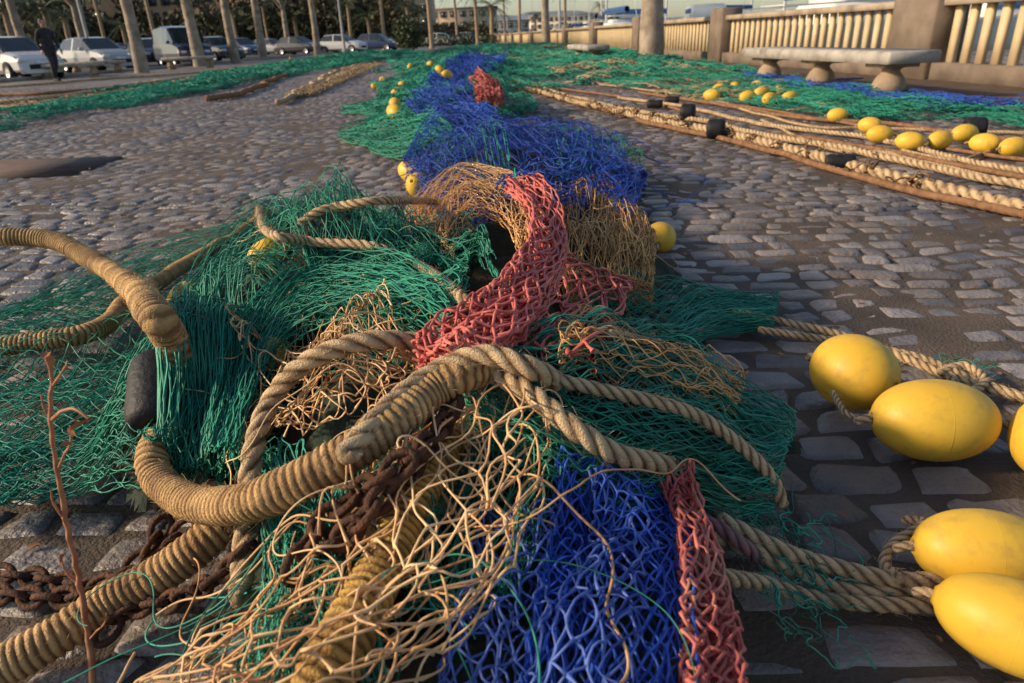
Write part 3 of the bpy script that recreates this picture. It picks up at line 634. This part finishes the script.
# ---------------- trees ----------------
M_bark=mat('bark',(.20,.15,.11),(.44,.36,.28),.9,3,.6,25,dirt=(.12,.09,.06),dscale=2)
M_palmb=mat('palm_bark',(.22,.15,.09),(.42,.31,.20),.95,6,.7,30)
M_leaf=mat('palm_leaf',(.03,.05,.015),(.07,.09,.03),.6,2)
def tubepath(acc,pts,r,sides=12,mi=0,ds=.15):
    p,s=resample(pts,ds); R=np.interp(np.linspace(0,1,len(p)),np.linspace(0,1,len(r)),r); R=R*(1+.06*vn(s*3,s*0,4)); tubes(acc,p[None],R[None],sides,None,mi)
def leafcloud(acc,c,rad,n,size,mi,seed=0):
    rj=np.random.RandomState(seed); d=rj.randn(n,3); d/=np.linalg.norm(d,axis=1,keepdims=True); p=np.array(c)+d*np.array(rad)*(rj.rand(n,1)**.45)
    a_=rj.randn(n,3);a_/=np.linalg.norm(a_,axis=1,keepdims=True);b_=np.cross(a_,rj.randn(n,3));b_/=np.linalg.norm(b_,axis=1,keepdims=True)
    s=size*(.6+.8*rj.rand(n,1)); Vs=np.stack([p-a_*s,p+b_*s*.5,p+a_*s,p-b_*s*.5],1)
    acc.add(Vs,np.arange(n*4).reshape(n,4),None,mi)
def plane_tree(name,h=9,r=.27,seed=0):
    a=Acc(); rj=random.Random(seed)
    tubepath(a,[(0,0,-.05),(.03,0,.3),(.02,.05,h*.25),(0,.0,h*.45)],[r*1.35,r*1.02,r*.95,r*.75],14)
    for i in range(7):
        an=i*6.28/7+rj.random(); L=h*.4
        b=(0,0,h*(.38+.01*i)); e=(math.cos(an)*L*.6,math.sin(an)*L*.6,h*.45+L*.7)
        m=(math.cos(an)*L*.3,math.sin(an)*L*.3,h*.45+L*.25)
        tubepath(a,[b,m,e],[r*.45,r*.25,r*.08],7)
        leafcloud(a,e,(1.3,1.3,1.0),500,.12,1,seed*10+i)
        leafcloud(a,m,(.9,.9,.7),200,.12,1,seed*10+i+50)
    return a.build(name,[M_bark,M_leaf],link=False).data
def palm(name,h=8,r=.19,seed=0):
    a=Acc(); rj=random.Random(seed)
    p,s=resample([(0,0,-.05),(0.05,0,h*.3),(.1,.05,h*.7),(.15,0,h)],.12)
    R=np.interp(s,[0,.5,h*.9,h],[r*1.5,r,r*.9,r*1.5])*(1+.10*np.abs(np.sin(s*9))); tubes(a,p[None],R[None],12)
    for i in range(26):
        an=i*2.4; el=rj.uniform(-.5,1.1); L=2.4; t=np.linspace(0,1,12)
        x=np.cos(an)*L*t*math.cos(el*.6); y=np.sin(an)*L*t*math.cos(el*.6); z=h+L*t*math.sin(el)-1.6*t**2
        sp_=np.stack([x+.15,y,z],-1); tubes(a,sp_[None],np.linspace(.03,.008,12)[None],4,None,1)
        sd=np.array([-math.sin(an),math.cos(an),0]); fw_=np.array([math.cos(an),math.sin(an),0])
        for k in range(1,12):
            for q in (-1,1):
                for o in (0,.5):
                    b=sp_[k-1]*(o)+sp_[k]*(1-o); l=.5*(1-abs(t[k]-.45)); e=b+(sd*q*.8+fw_*.5)*l+np.array([0,0,-.25*l])
                    w=fw_*.025; a.add([b-w,b+w,e+w*.3,e-w*.3],[[0,1,2,3]],None,1)
    return a.build(name,[M_palmb,M_leaf],link=False).data
PT=[plane_tree('plane_tree',9,.22,1),plane_tree('plane_tree',10,.25,2)]
PM=[palm('palm_tree',8,.2,1),palm('palm_tree',6,.22,2),palm('palm_tree',10,.2,3),palm('palm_tree',3.6,.22,4)]
def inst(name,me,p,rz=0,sc=1):
    o=bpy.data.objects.new(name,me); o.location=p; o.rotation_euler=(0,0,rz); o.scale=(sc,)*3; col.objects.link(o); return o
for i,(px,D) in enumerate([(142,30),(200,37),(236,42),(264,50),(318,55),(30,45),(90,50),(290,75)]): inst('plane_tree',PT[i%2],at(px,D),i*1.3,1)
inst('plane_tree',PT[1],at(650,18.7),.5,1.02)
inst('plane_tree',PT[0],at(546,44),.5,1.0)
for i,(px,D) in enumerate([(385,75),(410,95),(432,70),(458,100),(478,85),(505,110),(520,80),(352,90),(330,110),(270,100),(240,90),(160,80),(110,90),(60,85),(10,75),(565,100),(600,130)]): inst('palm_tree',PM[i%3],at(px,D),i*.9,random.uniform(.7,1.0))
for i,(px,D) in enumerate([(20,78),(75,70),(130,95),(300,105),(372,98),(420,110),(492,95),(535,120),(20,60),(60,62)]): inst('palm_tree',PM[3],at(px,D),i*.9,random.uniform(.9,1.3))
a=Acc(); rj=random.Random(3)
for i in range(100):
    px=rj.uniform(-120,500); D=rj.uniform(105,140); p=at(px,D); hh=rj.uniform(2.5,9) if px<400 else rj.uniform(1.2,3); leafcloud(a,(p[0],p[1],hh*.6),(rj.uniform(2,5),3,hh*.6),420,.5,0,i)
a.build('distant_trees',[mat('distant_foliage',(.02,.026,.01),(.10,.075,.028),.8,.3)])
a=Acc(); p=at(409,62)
leafcloud(a,(p[0],p[1],1.3),(1.2,1.2,1.4),2500,.12,0,5); a.build('bush',[M_leaf])
a=Acc()
for i in range(14):
    p=at(200+i*22,88); leafcloud(a,(p[0],p[1],.5),(2,1,.8),420,.16,0,i+200)
a.build('hedge',[M_leaf])
# ---------------- buildings ----------------
M_glass=mat('window_glass',(.03,.035,.04),(.06,.065,.07),.15,2)
def building(px,D,w,d,floors,c,name='apartment_building'):
    a=Acc(); p=at(px,D); h=floors*3.3
    box(a,(p[0],p[1]+d/2,0),w,d,h,0); box(a,(p[0],p[1]+d/2,h),w+.8,d+.8,.5,2)
    nb=int(w/3.2)
    for f in range(floors):
        for k in range(nb):
            x=p[0]-w/2+(k+.5)*w/nb; z=f*3.3+(.1 if f==0 else .8); hh=2.6 if f==0 else 1.8
            box(a,(x,p[1]-.03,z),1.3,.1,hh,1); box(a,(x,p[1]-.1,z-.12),1.6,.25,.1,2); box(a,(x,p[1]-.06,z+hh),1.5,.2,.12,2)
            if f: box(a,(x-.95,p[1]-.05,z),.5,.08,hh,3); box(a,(x+.95,p[1]-.05,z),.5,.08,hh,3)
    return a.build(name,[mat('stucco',c,tuple(v*1.15 for v in c),.9,.3),M_glass,M_conc,mat('shutter',(.06,.09,.06),(.08,.11,.08),.7)],False)
building(20,170,44,14,6,(.40,.24,.13)); building(150,185,30,14,5,(.42,.29,.17)); building(260,180,30,14,6,(.36,.21,.12)); building(370,200,34,14,5,(.46,.34,.22)); building(455,260,30,14,3,(.58,.44,.30)); building(500,330,26,14,2,(.62,.55,.45)); building(575,420,50,14,3,(.62,.54,.44)); building(610,400,26,14,2,(.62,.56,.47))
a=Acc(); xs=np.linspace(-100,1200,120); top=32+18*vn(xs*.006,xs*0,2)+6*vn(xs*.03,xs*0,5)
Vs=[];Q=[]
for i,x in enumerate(xs):
    yy=1500-x*.3; Vs+=[(x,yy-300,-2),(x,yy,top[i]*.6),(x,yy+200,top[i])]
for i in range(len(xs)-1):
    for k in (0,1): Q.append([i*3+k,i*3+3+k,i*3+4+k,i*3+1+k])
a.add(Vs,Q); a.build('hills',[mat('hill',(.13,.16,.19),(.17,.2,.22),1,.01)])
# ---------------- boats ----------------
M_white=mat('white_gelcoat',(.70,.70,.68),(.8,.8,.78),.3,1)
M_navy=mat('navy_stripe',(.02,.08,.22),(.03,.10,.26),.4,1)
M_alu=mat('aluminium_mast',(.5,.5,.5),(.6,.6,.6),.4,1,metal=.6)
def boat(name,sail=True,L=10):
    a=Acc(); st=np.linspace(0,1,14); Vs=[];n=7
    for t in st:
        w=L*.16*(1-max(0,(t-.45)/.55)**2.2)*(.85+.15*min(1,t*4)); sh=.9+.5*t**2
        x=(t-.5)*L
        for k in np.linspace(-1,1,n): 
            y=w*math.copysign(abs(k)**.5,k); z=-1.3+.0+ (sh+.3)*(abs(k)**2.0)
            Vs.append((x,y,z))
    idx=np.arange(14*n).reshape(14,n); Q=np.stack([idx[:-1,:-1],idx[1:,:-1],idx[1:,1:],idx[:-1,1:]],-1).reshape(-1,4); a.add(Vs,Q)
    dq=[[i*n,(i+1)*n,(i+1)*n+n-1,i*n+n-1] for i in range(13)]; V2=np.array(Vs); V2[:,2]-=.06; a.add(V2,dq)
    box(a,(-.05*L,0,-.2),L*.42,L*.2,.75,0,0,.18); box(a,(-.05*L,0,.12),L*.36,L*.204,.26,1,0,0)
    if sail:
        tubes(a,np.array([[(.08*L,0,0),(.08*L,0,L*.7),(.08*L,0,L*1.3)]],float),.09,8,None,2)
        tubes(a,np.array([[(.08*L,0,1.3),(-.3*L,0,1.35)]],float),.2,8,None,1)
        for e in ((.5*L,0,.1),(-.5*L,0,.1),(.08*L,.15*L,.0),(.08*L,-.15*L,.0)): tubes(a,np.array([[(.08*L,0,L*1.3),e]],float),.015,4,None,2)
    else:
        box(a,(-.1*L,0,.55),L*.25,L*.17,.7,0,0,.15); box(a,(-.1*L,0,.8),L*.2,L*.174,.25,1,0,0)
        box(a,(-.1*L,0,1.6),L*.28,L*.18,.08,0,0,.03)
    for s_ in (-1,1):
        pts=[(( t-.5)*L,s_*L*.155*(1-max(0,(t-.45)/.55)**2.2),.45+.3*t) for t in np.linspace(.1,.95,10)]; tubes(a,np.array([pts]),.02,4,None,2)
    return a.build(name,[M_white,M_navy,M_alu],link=False).data
SB=boat('sailing_boat',True,10); MB=boat('motor_yacht',False,12)
for i,(px,D,k) in enumerate([(830,26,1),(790,40,0),(980,24,0),(700,48,1),(655,60,0),(600,75,0),(630,90,1),(565,110,0),(740,60,0),(880,45,0),(1040,34,1),(770,75,1),(585,140,0),(545,170,0),(930,60,1),(610,55,0),(530,210,0),(555,190,1),(505,230,0),(575,160,0)]):
    q=at(px,D); inst('motor_yacht' if k else 'sailing_boat',MB if k else SB,(q[0]+ (2 if D<30 else 0),q[1],.85),random.uniform(1.2,1.9) if i%2 else random.uniform(-.2,.4),1)
M_pole=mat('painted_pole',(.3,.3,.3),(.4,.4,.4),.5,1)
for px,D in ((8,34),(96,40),(345,60),(560,60)):
    a=Acc(); q=at(px,D); tubepath(a,[(q[0],q[1],0),(q[0],q[1],.5),(q[0],q[1],7)],[.12,.08,.05],10)
    tubepath(a,[(q[0],q[1],7),(q[0]+.3,q[1],7.3),(q[0]+1.2,q[1],7.35)],[.05,.04,.04],8); box(a,(q[0]+1.4,q[1],7.28),.7,.25,.12,0,0,.03)
    box(a,(q[0],q[1],0),.35,.35,.35,0,0,.04)
    a.build('street_lamp',M_pole)
# ---------------- cars ----------------
M_tyre=mat('tyre',(.015,.015,.015),(.02,.02,.02),.9,5); M_rim=mat('alloy_rim',(.35,.35,.36),(.5,.5,.5),.35,5,metal=.7)
M_lite=mat('headlamp',(.6,.6,.6),(.75,.75,.75),.15,5); M_tail=mat('tail_lamp',(.4,.01,.01),(.5,.02,.02),.3,5); M_cgl=mat('car_glass',(.02,.025,.03),(.04,.045,.05),.08,2)
def car(paint,kind='hatch'):
    a=Acc()
    if kind=='hatch':
        st=[(-2.1,.5,.55,.7,.6),(-2.03,.8,.86,.8,.7),(-1.75,.97,1.02,.84,.70),(-1.35,.97,1.44,.86,.60),(-.45,.95,1.5,.87,.62),(-.35,.95,1.5,.87,.62),(.35,.93,1.44,.87,.6),(1.12,.9,.96,.85,.72),(1.75,.8,.84,.82,.66),(2.02,.66,.70,.76,.58),(2.12,.45,.5,.68,.5)]; cab=(3,6); L=2.1
    else:
        st=[(-2.3,.5,.55,.8,.7),(-2.28,1.0,1.05,.88,.8),(-2.25,1.1,1.2,.9,.8),(-2.1,1.1,1.88,.9,.74),(-.45,1.1,1.95,.92,.76),(-.35,1.1,1.95,.92,.76),(.7,1.08,1.86,.92,.74),(1.5,1.04,1.1,.9,.76),(2.05,.9,.95,.86,.7),(2.2,.7,.75,.82,.6),(2.28,.42,.5,.74,.5)]; cab=(3,6); L=2.25
    Vs=[]
    for x,zb,zt,w,wr in st:
        half=[(w*.86,.22),(w,.35),(w*1.01,min(.62,zb-.02)),(w*.97,zb),(wr*1.04,zt-.05 if zt-zb>.1 else zb+(zt-zb)*.5),(wr*.85,zt)]
        Vs+=[(x,-a_,z) for a_,z in half]+[(x,a_,z) for a_,z in half[::-1]]
    n=12; idx=np.arange(len(st)*n).reshape(len(st),n)
    for i in range(len(st)-1):
        for k in range(n-1):
            side=k in(3,7)
            glass=(side and cab[0]<=i<cab[1] and i!=4) or ((k in(4,5,6) or side) and i in(cab[0]-1,cab[1]) )
            a.add([Vs[j] for j in (idx[i,k],idx[i+1,k],idx[i+1,k+1],idx[i,k+1])],[[0,1,2,3]],None,1 if glass else 0)
    for e in (0,len(st)-1):
        for k in range(5): a.add([Vs[idx[e,k]],Vs[idx[e,k+1]],Vs[idx[e,10-k]],Vs[idx[e,11-k]]],[[0,1,2,3]])
    box(a,(0,0,.2),L*1.8,1.5,.1,2)
    for sx in (-1.28,1.32):
        for sy in (-1,1):
            Mx=axM((sx,sy*.80,.32),(0,sy,0)); lathe(a,[(.0,-.1),(.32,-.1),(.33,.0),(.32,.09),(.22,.11)],24,2,Mx); lathe(a,[(.22,.11),(.2,.08),(.06,.09),(0.001,.1)],10,3,Mx)
    for sy in (-1,1):
        box(a,(L-.10,sy*.58,.60),.16,.30,.14,4,0,.03); box(a,(-L+.04,sy*.66,.72),.12,.2,.2,5,0,.03)
        box(a,(.75 if kind=='hatch' else 1.2,sy*.98,.92 if kind=='hatch' else 1.1),.12,.2,.14,0,0,.03)
    box(a,(L+.0,0,.36),.08,.9,.16,2,0,.01); box(a,(L+.03,0,.52),.02,.45,.1,4); box(a,(-L-.02,0,.55),.03,.45,.1,4)
    return a.build('car',[paint,M_cgl,M_tyre,M_rim,M_lite,M_tail],False,link=False).data
def paint(n,c): 
    m=mat(n,c,tuple(v*1.03 for v in c),.3,1); m.node_tree.nodes['Principled BSDF'].inputs['Coat Weight'].default_value=.6; return m
cw=car(paint('white_paint',(.55,.55,.54))); cs=car(paint('silver_paint',(.34,.35,.36))); cd=car(paint('dark_paint',(.02,.022,.03))); cb=car(paint('blue_paint',(.03,.05,.12))); vd=car(paint('van_paint',(.02,.03,.06)),'van')
for me,px,D,rz,nm in [(cw,20,28,-.6,'white_car'),(cs,100,35,-.6,'silver_car'),(vd,186,40,-.9,'dark_van'),(cd,152,44,-.9,'dark_car'),(cd,218,48,-.7,'dark_car'),(cb,243,60,-.7,'blue_car'),(cd,300,66,-.4,'dark_car'),(cw,343,66,-.3,'white_car'),(cb,378,70,-.3,'blue_car'),(cs,272,75,-.4,'silver_car'),(cd,120,62,-.5,'dark_car'),(cs,60,50,-.5,'silver_car'),(cw,442,95,-.2,'white_car'),(cd,-30,34,-.5,'dark_car'),(cs,470,100,0,'silver_car')]:
    inst(nm,me,tuple(at(px,D,.008)),rz)
# ---------------- man ----------------
def man():
    q=at(58,23.6,.016)
    root=bpy.data.objects.new('man',None); root.location=q; root.rotation_euler=(0,0,-.5); root.scale=(1.05,)*3; col.objects.link(root)
    cl=mat('dark_clothes',(.012,.012,.015),(.03,.03,.035),.85,10); sk=mat('skin',(.40,.22,.15),(.46,.27,.19),.6,10); hr=mat('dark_hair',(.015,.01,.008),(.03,.02,.015),.7,20)
    vs=[(0,0,.93),(0,0,1.1),(0.01,0,1.28),(.02,0,1.42),(.03,0,1.50),
        (0.02,-.10,.88),(.14,-.10,.50),(.06,-.10,.09),(.20,-.10,.04),
        (-.02,.10,.88),(-.02,.10,.50),(-.28,.10,.14),(-.16,.10,.05),
        (.0,-.19,1.40),(-.10,-.23,1.13),(-.02,-.22,.89),
        (.0,.19,1.40),(.06,.23,1.13),(.22,.20,.92)]
    es=[(0,1),(1,2),(2,3),(3,4),(0,5),(5,6),(6,7),(7,8),(0,9),(9,10),(10,11),(11,12),(3,13),(13,14),(14,15),(3,16),(16,17),(17,18)]
    rd=[.15,.145,.16,.12,.055,.10,.07,.05,.04,.10,.07,.05,.04,.065,.05,.035,.065,.05,.035]
    me=bpy.data.meshes.new('body'); me.from_pydata(vs,es,[]); ob=bpy.data.objects.new('body',me); col.objects.link(ob); ob.parent=root
    md=ob.modifiers.new('s','SKIN'); 
    for i,v in enumerate(me.skin_vertices[0].data): v.radius=(rd[i],rd[i]*1.1); v.use_root=(i==0)
    md.use_smooth_shade=True; ob.modifiers.new('u','SUBSURF').levels=2; ob.modifiers['u'].render_levels=2; me.materials.append(cl)
    a=Acc(); prof=[(.001,-.125),(.045,-.115),(.062,-.08),(.075,-.03),(.082,.03),(.078,.07),(.055,.105),(.001,.12)]
    Mx=Matrix.Translation((.05,0,1.62))@Matrix.Diagonal((1.15,.95,1,1)); lathe(a,prof,20,0,Mx)
    lathe(a,[(.088,.0),(.092,.05),(.085,.09),(.055,.122),(.001,.132)],20,1,Matrix.Translation((.03,0,1.625))@Matrix.Diagonal((1.1,.98,1,1)))
    box(a,(.148,0,1.59),.03,.025,.04,0,0,.008); box(a,(.137,0,1.555),.012,.05,.01,1)
    for s_ in (-1,1): box(a,(.136,s_*.03,1.63),.012,.02,.012,1); box(a,(.05,s_*.085,1.60),.035,.02,.05,0,0,.006)
    for hx,hy,hz in ((-.0,-.22,.86),(.25,.20,.89)):
        box(a,(hx,hy,hz-.06),.075,.03,.09,0,0,.01)
        for k in range(4): tubes(a,np.array([[(hx-.028+k*.019,hy,hz-.05),(hx-.026+k*.019,hy,hz-.09),(hx-.02+k*.019,hy+.01,hz-.12-.008*(k in(1,2)))]]),.009,6)
        tubes(a,np.array([[(hx+.03,hy,hz-.01),(hx+.06,hy+.01,hz-.04),(hx+.06,hy+.015,hz-.07)]]),.01,6)
    ho=a.build('head_and_hands',[sk,hr]); ho.parent=root
    a=Acc(); 
    for x,y in ((.10,-.10),(-.24,.10)): box(a,(x+.05,y,.0 if x>0 else .03),.28,.10,.09,0,0,.03)
    so=a.build('shoes',[cl]); so.parent=root
man()
# ---------------- light ----------------
sd=Vector((-.86,-.10,0)).normalized(); EL=math.radians(24)
sv=Vector((sd.x*math.cos(EL),sd.y*math.cos(EL),math.sin(EL)))
sl=bpy.data.lights.new('sun','SUN'); sl.energy=5.0; sl.angle=math.radians(4); sl.color=(1,.79,.54)
so=bpy.data.objects.new('sun',sl); so.rotation_euler=sv.to_track_quat('Z','Y').to_euler(); col.objects.link(so)
w=bpy.data.worlds.new('World'); scene.world=w; w.use_nodes=True; nt=w.node_tree
sk=nt.nodes.new('ShaderNodeTexSky'); sk.sky_type='NISHITA'; sk.sun_disc=False; sk.sun_elevation=EL; sk.sun_rotation=math.atan2(sv.x,sv.y); sk.dust_density=1.2
nt.links.new(sk.outputs[0],nt.nodes['Background'].inputs[0]); nt.nodes['Background'].inputs[1].default_value=.15
